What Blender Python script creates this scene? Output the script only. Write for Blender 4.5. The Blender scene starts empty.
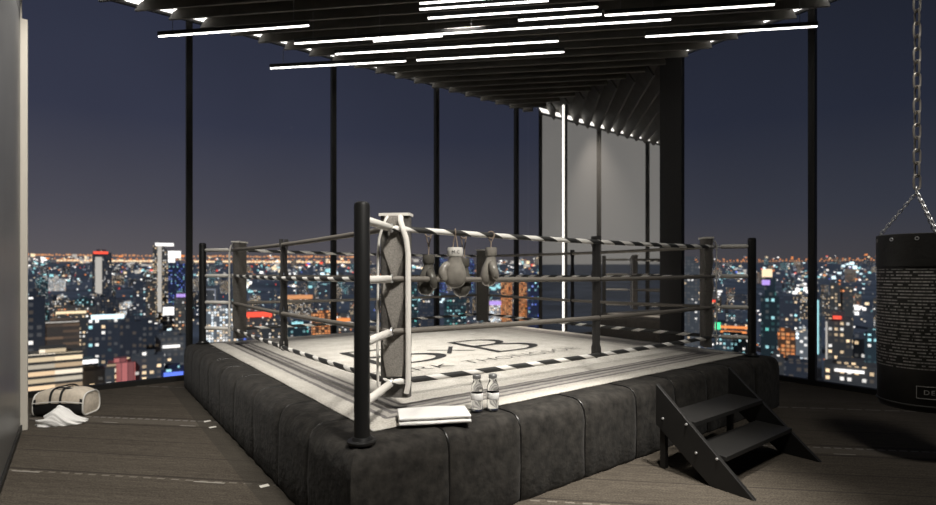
import bpy, bmesh, math, random
from mathutils import Vector, Matrix
random.seed(7)
scene = bpy.context.scene
COL = scene.collection
PI = math.pi
# ---------------------------------------------------------------- camera frame
F_PX, HORIZON, TH = 514.0, 272.5, math.radians(37.3)
CT, ST = math.cos(TH), math.sin(TH)
EYE = 1.60
A = 0.61                      # ring deck height
S = 5.31                      # deck size
SP = 5.17                     # post to post
CAM = (-1.3195, -2.7486)
def at(px, y_px, depth):      # direction + distance -> world point
    X, Y = (px - 468) / F_PX * depth, depth
    return Vector((X * CT + Y * ST + CAM[0], -X * ST + Y * CT + CAM[1], EYE - (y_px - HORIZON) * depth / F_PX))

# ---------------------------------------------------------------- objects
def tag(o, label=None, cat=None, group=None, kind=None):
    if label: o['label'] = label
    if cat: o['category'] = cat
    if group: o['group'] = group
    if kind: o['kind'] = kind
    return o
def empty(name, loc=(0, 0, 0), rz=0.0):
    o = bpy.data.objects.new(name, None); COL.objects.link(o)
    o.location = loc; o.rotation_euler = (0, 0, rz); o.empty_display_size = .1
    return o
def copy_tree(o, parent=None):
    c = o.copy(); COL.objects.link(c); c.parent = parent
    for ch in list(o.children): copy_tree(ch, c)
    return c
def build(name, bm, mats, parent=None, smooth=False, angle=40, sub=0, bevel=0.0):
    me = bpy.data.meshes.new(name)
    bmesh.ops.recalc_face_normals(bm, faces=bm.faces[:])
    bm.to_mesh(me); bm.free()
    if not isinstance(mats, (list, tuple)): mats = [mats]
    for m in mats: me.materials.append(m)
    if smooth:
        for p in me.polygons: p.use_smooth = True
        if angle < 180:
            b2 = bmesh.new(); b2.from_mesh(me)
            for e in b2.edges:
                if len(e.link_faces) == 2 and e.calc_face_angle(0) > math.radians(angle): e.smooth = False
            b2.to_mesh(me); b2.free()
    o = bpy.data.objects.new(name, me); COL.objects.link(o)
    if parent: o.parent = parent
    if bevel:
        m = o.modifiers.new('b', 'BEVEL'); m.width = bevel; m.segments = 2; m.limit_method = 'ANGLE'
    if sub:
        m = o.modifiers.new('s', 'SUBSURF'); m.levels = sub; m.render_levels = sub
    return o
def struct(name, bm, m, **k):
    return tag(build(name, bm, m, **k), kind='structure')
def B(): return bmesh.new()
def box(bm, x0, x1, y0, y1, z0, z1, mat=0):
    v = [bm.verts.new(p) for p in ((x0,y0,z0),(x1,y0,z0),(x1,y1,z0),(x0,y1,z0),(x0,y0,z1),(x1,y0,z1),(x1,y1,z1),(x0,y1,z1))]
    for f in ((0,3,2,1),(4,5,6,7),(0,1,5,4),(1,2,6,5),(2,3,7,6),(3,0,4,7)):
        fc = bm.faces.new([v[i] for i in f]); fc.material_index = mat
    return bm
def prism(bm, pts, d, mat=0):          # polygon pts (3-D) extruded by vector d
    d = Vector(d); a = [bm.verts.new(p) for p in pts]; b = [bm.verts.new(Vector(p) + d) for p in pts]
    n = len(pts)
    fs = [bm.faces.new(a), bm.faces.new(b[::-1])]
    for i in range(n): fs.append(bm.faces.new((a[i], b[i], b[(i+1) % n], a[(i+1) % n])))
    for f in fs: f.material_index = mat
    return bm
def sweep(bm, path, r, n=12, caps=True, uv=False, closed=False, flat=None):
    path = [Vector(p) for p in path]
    rad = r if isinstance(r, (list, tuple)) else [r] * len(path)
    rings = []; up = None; L = [0.0]
    for i, p in enumerate(path):
        if closed: t = path[(i+1) % len(path)] - path[i-1]
        else: t = path[min(i+1, len(path)-1)] - path[max(i-1, 0)]
        t.normalize()
        if up is None:
            up = Vector((0,0,1)) if abs(t.z) < .9 else Vector((1,0,0))
        s = t.cross(up); s.normalize(); u = s.cross(t); u.normalize(); up = u
        fx, fz = flat if flat else (1, 1)
        rings.append([bm.verts.new(p + s * math.cos(2*PI*k/n) * rad[i] * fx + u * math.sin(2*PI*k/n) * rad[i] * fz) for k in range(n)])
        if i: L.append(L[-1] + (path[i] - path[i-1]).length)
    lay = bm.loops.layers.uv.verify() if uv else None
    m = len(path)
    for i in range(m if closed else m - 1):
        a, b = rings[i], rings[(i+1) % m]
        for k in range(n):
            f = bm.faces.new((a[k], a[(k+1) % n], b[(k+1) % n], b[k]))
            if uv:
                for lp, (uu, vv) in zip(f.loops, ((L[i], k/n), (L[i], (k+1)/n), (L[(i+1) % m], (k+1)/n), (L[(i+1) % m], k/n))):
                    lp[lay].uv = (uu, vv)
    if caps and not closed:
        bm.faces.new(rings[0][::-1]); bm.faces.new(rings[-1])
    return bm
def lathe(bm, prof, c=(0,0,0), n=24, mat=0):
    c = Vector(c); rings = []
    for r, z in prof:
        rings.append([bm.verts.new(c + Vector((max(r, 1e-4) * math.cos(2*PI*k/n), max(r, 1e-4) * math.sin(2*PI*k/n), z))) for k in range(n)])
    for a, b in zip(rings, rings[1:]):
        for k in range(n):
            bm.faces.new((a[k], a[(k+1) % n], b[(k+1) % n], b[k])).material_index = mat
    bm.faces.new(rings[0][::-1]).material_index = mat; bm.faces.new(rings[-1]).material_index = mat
    return bm
def torus(bm, c, R, r, axis='z', n=18, m=8, rot=None, sx=1.0):
    M = rot or {'z': Matrix(), 'x': Matrix.Rotation(PI/2, 4, 'Y'), 'y': Matrix.Rotation(PI/2, 4, 'X')}[axis]
    c = Vector(c)
    vs = [[bm.verts.new(c + M @ Vector(((R + r*math.cos(2*PI*j/m)) * math.cos(2*PI*i/n) * sx, (R + r*math.cos(2*PI*j/m)) * math.sin(2*PI*i/n), r*math.sin(2*PI*j/m)))) for j in range(m)] for i in range(n)]
    for i in range(n):
        for j in range(m):
            bm.faces.new((vs[i][j], vs[(i+1) % n][j], vs[(i+1) % n][(j+1) % m], vs[i][(j+1) % m]))
    return bm
def xform(bm, M):
    bmesh.ops.transform(bm, matrix=M, verts=bm.verts[:]); return bm

# ---------------------------------------------------------------- materials
def mat(name, col, rough=.6, metal=0.0, noise=0.0, nscale=20.0, bump=0.0, bscale=80.0, spec=None, sheen=0.0):
    m = bpy.data.materials.new(name); m.use_nodes = True
    nt = m.node_tree; bs = nt.nodes['Principled BSDF']
    bs.inputs['Base Color'].default_value = (*col, 1); bs.inputs['Roughness'].default_value = rough; bs.inputs['Metallic'].default_value = metal
    if spec is not None: bs.inputs['Specular IOR Level'].default_value = spec
    if sheen: bs.inputs['Sheen Weight'].default_value = sheen
    tc = nt.nodes.new('ShaderNodeTexCoord')
    if noise:
        n = nt.nodes.new('ShaderNodeTexNoise'); n.inputs['Scale'].default_value = nscale; n.inputs['Detail'].default_value = 6
        r = nt.nodes.new('ShaderNodeValToRGB'); r.color_ramp.elements[0].position = .3; r.color_ramp.elements[1].position = .7
        r.color_ramp.elements[0].color = (*[c * (1 - noise) for c in col], 1); r.color_ramp.elements[1].color = (*[min(1, c * (1 + noise)) for c in col], 1)
        nt.links.new(tc.outputs['Object'], n.inputs['Vector']); nt.links.new(n.outputs['Fac'], r.inputs['Fac']); nt.links.new(r.outputs['Color'], bs.inputs['Base Color'])
    if bump:
        n = nt.nodes.new('ShaderNodeTexNoise'); n.inputs['Scale'].default_value = bscale; n.inputs['Detail'].default_value = 5
        b = nt.nodes.new('ShaderNodeBump'); b.inputs['Strength'].default_value = bump; b.inputs['Distance'].default_value = .02
        nt.links.new(tc.outputs['Object'], n.inputs['Vector']); nt.links.new(n.outputs['Fac'], b.inputs['Height']); nt.links.new(b.outputs['Normal'], bs.inputs['Normal'])
    return m
def emit(name, col, strength, far=False):
    m = bpy.data.materials.new(name); m.use_nodes = True; nt = m.node_tree; nt.nodes.clear()
    e = nt.nodes.new('ShaderNodeEmission'); e.inputs['Color'].default_value = (*col, 1); e.inputs['Strength'].default_value = strength
    o = nt.nodes.new('ShaderNodeOutputMaterial'); nt.links.new(e.outputs[0], o.inputs[0])
    if far: m.cycles.emission_sampling = 'NONE'
    return m
class G:      # tiny node-graph helper
    def __init__(s, m): s.nt = m.node_tree; s.n = s.nt.nodes; s.l = s.nt.links
    def new(s, t, **k):
        o = s.n.new(t)
        for a, b in k.items(): setattr(o, a, b)
        return o
    def put(s, sock, v):
        if hasattr(v, 'is_output'): s.l.new(v, sock)
        else: sock.default_value = v
    def math(s, op, a, b=None, c=None):
        o = s.new('ShaderNodeMath', operation=op); s.put(o.inputs[0], a)
        if b is not None: s.put(o.inputs[1], b)
        if c is not None: s.put(o.inputs[2], c)
        return o.outputs[0]
    def mix(s, f, a, b):
        o = s.new('ShaderNodeMix', data_type='RGBA'); s.put(o.inputs[0], f)
        s.put(o.inputs[6], a if hasattr(a, 'is_output') else (*a, 1)); s.put(o.inputs[7], b if hasattr(b, 'is_output') else (*b, 1))
        return o.outputs[2]
    def xyz(s, v):
        o = s.new('ShaderNodeSeparateXYZ'); s.l.new(v, o.inputs[0]); return o.outputs
    def comb(s, x, y, z):
        o = s.new('ShaderNodeCombineXYZ')
        for i, v in enumerate((x, y, z)): s.put(o.inputs[i], v)
        return o.outputs[0]
    def noise(s, vec, scale, detail=4):
        o = s.new('ShaderNodeTexNoise'); o.inputs['Scale'].default_value = scale; o.inputs['Detail'].default_value = detail; s.l.new(vec, o.inputs['Vector']); return o.outputs['Fac']
    def band(s, v, lo, hi): return s.math('MULTIPLY', s.math('GREATER_THAN', v, lo), s.math('LESS_THAN', v, hi))
    def ramp(s, f, stops):
        o = s.new('ShaderNodeValToRGB'); cr = o.color_ramp
        while len(cr.elements) < len(stops): cr.elements.new(.5)
        for e, (p, c) in zip(cr.elements, stops): e.position = p; e.color = (*c, 1)
        s.l.new(f, o.inputs['Fac']); return o.outputs['Color']

M = {}
M['black_metal'] = mat('black_metal', (.012, .012, .012), .38, .0, spec=.5)
M['frame'] = mat('frame', (.009, .0085, .0075), .5)
M['velvet'] = mat('velvet', (.021, .019, .0165), .8, noise=.6, nscale=14, bump=.3, bscale=24, sheen=.05, spec=.2)
M['piping_black'] = mat('piping_black', (.010, .0095, .009), .35)
M['deck'] = mat('deck', (.02, .02, .02), .8)
M['rope_grey'] = mat('rope_grey', (.16, .145, .125), .55, bump=.1, bscale=200)
M['strap_dark'] = mat('strap_dark', (.022, .021, .021), .6)
M['sleeve'] = mat('sleeve', (.78, .75, .70), .45)
M['strap_white'] = mat('strap_white', (.80, .77, .72), .5)
M['pad'] = mat('pad', (.105, .098, .09), .7, noise=.25, nscale=60, bump=.2, bscale=150)
M['pad_panel'] = mat('pad_panel', (.27, .25, .225), .75, noise=.3, nscale=120, bump=.3, bscale=220)
M['steel'] = mat('steel', (.66, .66, .66), .32, .55)
M['chain'] = mat('chain', (.40, .37, .33), .4, .5)
M['steps'] = mat('steps', (.0085, .008, .0075), .5, noise=.15, nscale=5)
M['towel'] = mat('towel', (.86, .85, .83), .95, bump=.35, bscale=260, sheen=.3)
M['lace'] = mat('lace', (.23, .18, .14), .8)
M['glove'] = mat('glove', (.22, .205, .18), .26, noise=.2, nscale=14, bump=.12, bscale=25)
M['glove_dark'] = mat('glove_dark', (.085, .08, .07), .26, noise=.2, nscale=14, bump=.12, bscale=25)
M['cuff'] = mat('cuff', (.62, .60, .56), .55)
M['ink'] = mat('ink', (.02, .02, .02), .7)
M['duffel_beige'] = mat('duffel_beige', (.58, .51, .42), .75, noise=.12, nscale=30, bump=.15, bscale=120)
M['duffel_black'] = mat('duffel_black', (.014, .014, .014), .6)
M['piping'] = mat('piping', (.72, .70, .66), .6)
M['wall_grey'] = mat('wall_grey', (.13, .13, .128), .35, noise=.08, nscale=3)
M['wall_dark'] = mat('wall_dark', (.03, .029, .028), .7)
M['trim_light'] = mat('trim_light', (.66, .62, .55), .35, .0)
M['fin'] = mat('fin', (.17, .158, .138), .62, noise=.15, nscale=4)
M['fixture'] = mat('fixture', (.02, .02, .02), .4)
M['bag'] = mat('bag', (.022, .021, .019), .5, noise=.15, nscale=7, bump=.15, bscale=40)
M['bag_text'] = mat('bag_text', (.42, .41, .39), .6)
M['tube'] = emit('tube', (1, .97, .92), 5.5)
M['cove'] = emit('cove', (1, .97, .92), 3.2)
M['strip'] = emit('strip', (1, .95, .87), 1.7)
M['cable'] = mat('cable', (.25, .25, .25), .5)
M['terrain'] = mat('terrain', (.11, .125, .155), .9, noise=.5, nscale=.012)  # blue-grey night haze put into the ground colour

def glass_pane():
    m = bpy.data.materials.new('window_glass'); m.use_nodes = True; g = G(m); g.n.clear()
    t = g.new('ShaderNodeBsdfTransparent'); t.inputs[0].default_value = (.97, .975, .98, 1)
    gl = g.new('ShaderNodeBsdfGlossy'); gl.inputs['Roughness'].default_value = .02; gl.inputs['Color'].default_value = (.8, .8, .8, 1)
    fr = g.new('ShaderNodeFresnel'); fr.inputs[0].default_value = 1.03
    mx = g.new('ShaderNodeMixShader'); g.l.new(fr.outputs[0], mx.inputs[0]); g.l.new(t.outputs[0], mx.inputs[1]); g.l.new(gl.outputs[0], mx.inputs[2])
    o = g.new('ShaderNodeOutputMaterial'); g.l.new(mx.outputs[0], o.inputs[0]); return m
M['glass'] = glass_pane()
def smoked_mirror():
    m = bpy.data.materials.new('smoked_mirror'); m.use_nodes = True; g = G(m); g.n.clear()
    d = g.new('ShaderNodeBsdfDiffuse'); d.inputs[0].default_value = (.13, .127, .12, 1)
    gl = g.new('ShaderNodeBsdfGlossy'); gl.inputs['Roughness'].default_value = .015; gl.inputs['Color'].default_value = (.82, .81, .79, 1)
    mx = g.new('ShaderNodeMixShader'); mx.inputs[0].default_value = .70
    g.l.new(d.outputs[0], mx.inputs[1]); g.l.new(gl.outputs[0], mx.inputs[2])
    o = g.new('ShaderNodeOutputMaterial'); g.l.new(mx.outputs[0], o.inputs[0]); return m
M['mirror'] = smoked_mirror()
def bottle_glass(name, col, rough=.02):
    m = bpy.data.materials.new(name); m.use_nodes = True; b = m.node_tree.nodes['Principled BSDF']
    b.inputs['Base Color'].default_value = (*col, 1); b.inputs['Roughness'].default_value = rough
    b.inputs['Transmission Weight'].default_value = 1.0; b.inputs['IOR'].default_value = 1.4; return m
M['bottle'] = bottle_glass('bottle_glass', (.93, .95, .95))
M['cap'] = mat('cap', (.30, .30, .30), .3, .6)

def carpet():
    m = bpy.data.materials.new('carpet'); m.use_nodes = True; g = G(m); bs = g.n['Principled BSDF']
    tc = g.new('ShaderNodeTexCoord'); x, y, z = g.xyz(tc.outputs['Object'])
    w = g.math('MULTIPLY', g.math('ADD', x, y), .70711); v = g.math('MULTIPLY', g.math('SUBTRACT', x, y), .70711)
    streak = g.noise(g.comb(g.math('MULTIPLY', w, 26), g.math('MULTIPLY', v, 1.3), 0), 1.0, 3)
    big = g.noise(g.comb(g.math('MULTIPLY', w, 3.0), g.math('MULTIPLY', v, .5), 4), 1.0, 2)
    fine = g.noise(tc.outputs['Object'], 75, 3)
    grain = g.noise(g.comb(g.math('MULTIPLY', w, 75), g.math('MULTIPLY', v, 9), 2), 1.0, 2)
    f = g.math('ADD', g.math('MULTIPLY', streak, .26), g.math('ADD', g.math('MULTIPLY', fine, .62), g.math('ADD', g.math('MULTIPLY', grain, .34), g.math('MULTIPLY', big, .18))))
    c = g.ramp(f, [(.46, (.020, .0165, .0125)), (.68, (.052, .0435, .034)), (.94, (.10, .086, .068))])
    def dash(p, duty): return g.math('LESS_THAN', g.math('FRACT', g.math('MULTIPLY', v, 1 / p)), duty)
    c = g.mix(g.math('MULTIPLY', g.band(w, 2.05, 2.21), .45), c, (.11, .098, .082))
    for w0, hw, p, duty, col, amt in ((2.215, .012, .09, .7, (.24, .225, .22), .6), (2.05, .007, .9, .2, (.34, .32, .30), .6),
                                   (.76, .010, .12, .55, (.20, .18, .155), .5), (3.68, .010, .2, .8, (.30, .28, .27), .5),
                                   (.745, .009, 1.6, .16, (.34, .32, .29), .6), (5.15, .010, .2, .8, (.30, .28, .27), .5)):
        k = g.math('MULTIPLY', g.math('MULTIPLY', g.band(w, w0 - hw, w0 + hw), dash(p, duty)), amt)
        c = g.mix(k, c, col)
    for w0, hw in ((.80, .012), (2.0, .012), (2.28, .014), (1.2, .008), (1.55, .006), (2.75, .008), (3.2, .007)):
        c = g.mix(g.math('MULTIPLY', g.band(w, w0 - hw, w0 + hw), .6), c, (.012, .010, .009))
    # narrow darker edging tile along the ring, with its small pale tabs at the strips
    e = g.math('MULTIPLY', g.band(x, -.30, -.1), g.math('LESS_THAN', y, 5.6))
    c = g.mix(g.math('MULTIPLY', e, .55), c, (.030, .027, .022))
    tab = g.math('MULTIPLY', g.band(x, -.23, -.165), g.math('ADD', g.math('ADD', g.band(y, 1.22, 1.27), g.band(y, 3.06, 3.11)), g.band(y, 3.33, 3.38)))
    c = g.mix(tab, c, (.6, .58, .54))
    g.l.new(c, bs.inputs['Base Color']); bs.inputs['Roughness'].default_value = .9; bs.inputs['Specular IOR Level'].default_value = .2
    b = g.new('ShaderNodeBump'); b.inputs['Strength'].default_value = .35; b.inputs['Distance'].default_value = .01
    g.l.new(fine, b.inputs['Height']); g.l.new(b.outputs[0], bs.inputs['Normal']); return m
M['carpet'] = carpet()
def canvas():
    m = bpy.data.materials.new('canvas'); m.use_nodes = True; g = G(m); bs = g.n['Principled BSDF']
    tc = g.new('ShaderNodeTexCoord'); x, y, z = g.xyz(tc.outputs['Object'])
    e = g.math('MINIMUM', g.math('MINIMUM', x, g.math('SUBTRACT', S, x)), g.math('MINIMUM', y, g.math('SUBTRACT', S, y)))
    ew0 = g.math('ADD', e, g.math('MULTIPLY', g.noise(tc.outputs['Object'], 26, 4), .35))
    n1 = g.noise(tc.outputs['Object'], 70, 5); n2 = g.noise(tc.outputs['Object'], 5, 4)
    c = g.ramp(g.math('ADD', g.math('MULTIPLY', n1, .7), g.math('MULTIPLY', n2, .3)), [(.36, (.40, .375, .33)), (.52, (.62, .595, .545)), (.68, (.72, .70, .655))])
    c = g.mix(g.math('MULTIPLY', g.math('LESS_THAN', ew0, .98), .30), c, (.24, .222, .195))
    # printed border lines with worn edges
    ew = g.math('ADD', e, g.math('MULTIPLY', g.math('SUBTRACT', g.noise(tc.outputs['Object'], 18, 3), .5), .03))
    c = g.mix(g.math('MULTIPLY', g.band(ew, .33, .62), .62), c, (.24, .225, .21))
    for lo, hi in ((.335, .37), (.425, .465), (.51, .545), (.585, .612)):
        c = g.mix(g.math('MULTIPLY', g.band(ew, lo, hi), .72), c, (.075, .068, .075))
    g.l.new(c, bs.inputs['Base Color']); bs.inputs['Roughness'].default_value = .85
    b = g.new('ShaderNodeBump'); b.inputs['Strength'].default_value = .4; b.inputs['Distance'].default_value = .012
    g.l.new(n1, b.inputs['Height']); g.l.new(b.outputs[0], bs.inputs['Normal']); return m
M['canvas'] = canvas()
def striped(name, period, white):
    m = bpy.data.materials.new(name); m.use_nodes = True; g = G(m); bs = g.n['Principled BSDF']
    u = g.new('ShaderNodeUVMap'); x, y, z = g.xyz(u.outputs[0])
    f = g.math('FRACT', g.math('ADD', g.math('MULTIPLY', x, 1 / period), g.math('MULTIPLY', g.math('SINE', g.math('MULTIPLY', y, 6.28319)), .17)))
    g.l.new(g.mix(g.math('LESS_THAN', f, white), (.028, .028, .027), (.80, .78, .74)), bs.inputs['Base Color'])
    bs.inputs['Roughness'].default_value = .5; return m
M['rope_top'] = striped('rope_striped_top', .32, .5)
M['rope_bottom'] = striped('rope_striped_bottom', .33, .38)
M['rope_mid'] = striped('rope_striped_mid', .30, .42)
def bag_print():      # close printed lines of tiny unreadable type round the bag
    m = bpy.data.materials.new('bag_print'); m.use_nodes = True; g = G(m); bs = g.n['Principled BSDF']
    tc = g.new('ShaderNodeTexCoord'); x, y, z = g.xyz(tc.outputs['Object'])
    a = g.math('MULTIPLY', g.math('ARCTAN2', y, x), .333)
    row = g.math('FLOOR', g.math('DIVIDE', z, .027)); fz = g.math('FRACT', g.math('DIVIDE', z, .027))
    wn = g.new('ShaderNodeTexWhiteNoise', noise_dimensions='2D'); g.l.new(g.comb(g.math('FLOOR', g.math('MULTIPLY', a, 75)), row, 0), wn.inputs['Vector'])
    wn2 = g.noise(g.comb(g.math('MULTIPLY', a, 22), g.math('MULTIPLY', row, 3.7), 0), 1.0, 1)
    word = g.math('GREATER_THAN', wn2, .42)
    glyph = g.math('ADD', .35, g.math('MULTIPLY', wn.outputs['Value'], .65))
    k = g.math('MULTIPLY', g.math('MULTIPLY', g.band(fz, .28, .68), word), g.math('MULTIPLY', glyph, g.math('MULTIPLY', g.band(z, .36, 1.20), .75)))
    # one heavier line near the foot of the text
    n = g.noise(tc.outputs['Object'], 7, 3)
    base = g.ramp(n, [(.3, (.016, .015, .014)), (.7, (.028, .026, .024))])
    g.l.new(g.mix(k, base, (.72, .69, .65)), bs.inputs['Base Color']); bs.inputs['Roughness'].default_value = .5; return m
M['bag_print'] = bag_print()

# ---------------------------------------------------------------- room shell
GY, GX, CZ, FINZ = 5.90, 7.03, 5.52, 5.235
struct('floor', box(B(), -5.2, 7.15, -6.1, 6.0, -.2, 0), M['carpet'])
# ceiling: slab with slanted deep baffles running diagonally
bm = box(B(), -5.2, 7.2, -6.1, 6.05, CZ, CZ + .2)
def clip_diag(w, x0, x1, y0, y1):      # segment of the line x + y = w*sqrt2 inside the rectangle
    k = w * math.sqrt(2); xa = max(x0, k - y1); xb = min(x1, k - y0)
    return (xa, xb) if xb - xa > .15 else None
w = -6.0
while w < 9.3:
    sgm = clip_diag(w, -5.1, GX - .17, -5.9, GY - .17)
    if sgm:
        xa, xb = sgm; k = w * math.sqrt(2)
        n = Vector((.70711, .70711, 0))
        for (za, zb, o1, o2) in ((FINZ, CZ - .03, 0.0, .030),):
            p0, p1 = Vector((xa, k - xa, 0)), Vector((xb, k - xb, 0))
            # leaning board: foot nearer the room, head set back
            q = [p0 + n * o1 + Vector((0, 0, za)), p0 + n * (o1 + .035) + Vector((0, 0, za)), p0 + n * (.16 + .035) + Vector((0, 0, zb)), p0 + n * .16 + Vector((0, 0, zb))]
            prism(bm, q, p1 - p0)
    w += .29
struct('ceiling', bm, M['fin'])
# glass walls
def pane(name, x0, x1, y0, y1):
    return struct(name, box(B(), x0, x1, y0, y1, .05, 5.6), M['glass'])
lx = [-5.1, -4.50, -2.24, .02, 2.28, 4.46, 6.64]
k = 1
for a, b in zip(lx, lx[1:] + [GX]):
    pane('window_%d' % k, a + .03, b - .03, GY, GY + .012); k += 1
ry = [5.9, 5.55]; 
pane('window_%d' % k, GX, GX + .012, 5.57, 5.88); k += 1
for a, b in zip([-5.9, -3.9, -1.9, .1], [-3.9, -1.9, .1, 2.07]):
    pane('window_%d' % k, GX, GX + .012, a + .03, b - .03); k += 1
t = 1
for x in lx[1:]:
    hw = .042
    struct('trim_%d' % t, box(B(), x - hw, x + hw, GY - .06, GY + .03, 0, 5.6), M['frame'], bevel=.006); t += 1
for y in (-3.9, -1.9, .1):
    struct('trim_%d' % t, box(B(), GX - .06, GX + .03, y - .045, y + .045, 0, 5.6), M['frame'], bevel=.006); t += 1
struct('baseboard_left', box(B(), -5.1, GX, GY - .05, GY + .04, 0, .07), M['frame'])
struct('baseboard_right', box(B(), GX - .05, GX + .04, -5.9, GY, 0, .07), M['frame'])
struct('wall_column', box(B(), GX - .05, GX + .05, 2.07, 2.49, 0, 5.6), M['wall_dark'], bevel=.008)
struct('wall_back', box(B(), -5.2, 7.1, -6.1, -6.0, 0, 5.7), M['wall_dark'])
struct('wall_far', box(B(), -5.2, -5.1, -6.1, 6.0, 0, 5.7), M['wall_dark'])
# grey partition close to the viewer's left, ending in a pale post
bm = box(B(), -1.87, -1.77, -6.0, 4.12, .06, 4.17); box(bm, -1.87, -1.77, -6.0, 4.12, 4.185, 5.6)
struct('wall_left', bm, M['wall_grey'], bevel=.003)
struct('baseboard_partition', box(B(), -1.88, -1.755, -6.0, 4.12, 0, .06), M['frame'])
bm = box(B(), -1.89, -1.715, 4.12, 4.20, 0, 4.17); box(bm, -1.87, -1.76, 4.12, 4.18, 4.17, 5.6)
struct('trim_%d' % t, bm, M['trim_light'], bevel=.004); t += 1

# smoked mirror wall
o = build('wall_mirror', box(B(), GX - .015, GX + .03, 2.50, 5.55, .07, 5.6), M['mirror'])
tag(o, 'tall smoked mirror panel lining the glass corner behind the ring', 'mirror')
# upright light strip on the mirror
r_ = empty('vertical_light_strip', (GX - .03, 4.77, 0))
tag(r_, 'slim upright white light strip running from floor to ceiling on the mirror', 'light')
build('housing', box(B(), -.015, .012, -.05, .05, .0, 5.205), M['fixture'], r_)
build('diffuser', box(B(), -.035, -.015, -.022, .022, .03, 5.19), M['strip'], r_)
# cove lights over the glass heads
r_ = empty('cove_light', (0, GY - .1, 5.335)); tag(r_, 'long white cove light above the left glass wall, showing between baffle ends', 'light')
build('rail', box(B(), -5.0, GX - .15, .03, .07, .0, .16), M['fixture'], r_); build('diffuser', box(B(), -5.0, GX - .15, .0, .03, .045, .12), M['cove'], r_)
r_ = empty('cove_light', (GX - .1, 0, 5.335)); tag(r_, 'white cove light above the right glass wall beside the column, showing between baffle ends', 'light')
build('rail', box(B(), .03, .07, -5.8, 2.05, .0, .16), M['fixture'], r_); build('diffuser', box(B(), .0, .03, -5.8, 2.05, .045, .12), M['cove'], r_)

# hanging tube lights (13), all along the diagonal
TZ = 4.8
tubes = [((-.44, 5.33), (1.08, 3.79), 'hanging tube light at the far left end, in front of the first mullion'),
         ((1.10, 4.43), (3.05, 2.46), 'long hanging tube light whose right half overlaps a shorter tube just above it'),
         ((1.94, 3.70), (2.62, 2.98), 'short hanging tube light overlapping the right half of a long tube'),
         ((1.69, 4.42), (3.98, 2.14), 'longest hanging tube light, second row up from the lowest'),
         ((2.75, 3.88), (4.31, 2.33), 'hanging tube light of the lowest row, right one of the pair'),
         ((1.09, 5.53), (2.65, 4.00), 'hanging tube light of the lowest row, left one, crossing the second mullion'),
         ((1.92, 2.46), (3.20, 1.18), 'topmost hanging tube light cut off by the upper picture edge'),
         ((1.99, 2.58), (3.10, 1.48), 'hanging tube light just under the topmost one, near the upper picture edge'),
         ((2.19, 2.70), (3.68, 1.22), 'hanging tube light third down in the middle stack over the ring'),
         ((3.13, 2.05), (3.86, 1.31), 'shortest hanging tube light, ending where another tube begins at its right tip'),
         ((3.04, 2.46), (4.66, .86), 'hanging tube light under the shortest one, above the right of the ring'),
         ((3.90, 1.31), (5.31, -.09), 'hanging tube light continuing right from the shortest tube toward the right glass'),
         ((4.81, 1.34), (6.34, -.19), 'hanging tube light farthest right, crossing the right wall mullion')]
for (a, b, lab) in tubes:
    a, b = Vector((*a, TZ)), Vector((*b, TZ)); mid = (a + b) / 2; L = (b - a).length
    r_ = empty('tube_light', mid, math.atan2(b.y - a.y, b.x - a.x)); tag(r_, lab, 'light', 'hanging tube lights over the ring')
    build('housing', box(B(), -L/2, L/2, -.018, .018, .003, .058), M['fixture'], r_, bevel=.004)
    build('diffuser', sweep(B(), [(-L/2 + .01, 0, -.004), (L/2 - .01, 0, -.002)], .0115, 12), M['tube'], r_, smooth=True)
    for s in (-1, 1):
        build('cable', sweep(B(), [(s * L * .40, 0, .06), (s * L * .40, 0, FINZ - .012 - TZ)], .0035, 6), M['cable'], r_)

# ---------------------------------------------------------------- boxing ring
ring = empty('boxing_ring', (0, 0, 0))
tag(ring, 'raised black boxing ring with white lettered canvas, four posts and striped ropes', 'boxing ring')
OUT = .13
SO = S + .02 - OUT
build('platform', box(B(), .0, S, .0, S, 0, A - .02), M['deck'], ring)
PROF = [(.012, 0.0), (.0, .03), (.0, .25), (.0, .45), (.008, .53), (.032, .578), (.07, .602), (.12, .61), (.30, .606)]
def apron_panel(u0, u1, c0, c1, side):
    """one upholstered panel in side coordinates: u along the edge, inset from the outer face, z"""
    bm = B(); NU = 24; grid = []
    for i in range(NU + 1):
        f = i / NU; puff = 1 - abs(2 * f - 1) ** 16
        if (c0 and f < .5) or (c1 and f > .5): puff = 1.0
        col_ = []
        for ins, z in PROF:
            ua = u0 + (ins if c0 else 0); ub = u1 - (ins if c1 else 0)
            u = ua + (ub - ua) * f
            d = (1 - puff) * (.016 if side in (0, 2) else .007)
            wob = .004 * math.sin(u * 23 + z * 17)
            if (f == 0 and c0) or (f == 1 and c1): wob = 0
            col_.append(bm.verts.new((u, -OUT + ins + d + wob, max(0, z - d * (.8 if z > .5 else 0)))))
        grid.append(col_)
    for a, b in zip(grid, grid[1:]):
        for j in range(len(PROF) - 1): bm.faces.new((a[j], b[j], b[j+1], a[j+1]))
    return bm
seams = [-OUT, .54, 1.15, 1.83, 2.5, 3.1, 3.68, 4.2, 4.72, SO + OUT]
for side in range(4):
    R = Matrix.Translation((SO/2, SO/2, 0)) @ Matrix.Rotation(-side * PI / 2, 4, 'Z') @ Matrix.Translation((-SO/2, -SO/2, 0))
    ss = seams if side != 1 else [SO - q for q in seams][::-1]
    for i in range(9):
        bm = xform(apron_panel(ss[i], ss[i+1], i == 0, i == 8, side), R)
        build('apron_panel', bm, M['velvet'], ring, smooth=True, angle=60)
    for q in ss[1:-1]:
        bm = xform(sweep(B(), [(q, -OUT + ins + .012, max(.004, z - .006)) for ins, z in PROF], .0065, 8), R)
        build('seam_piping', bm, M['piping_black'], ring, smooth=True)
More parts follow.
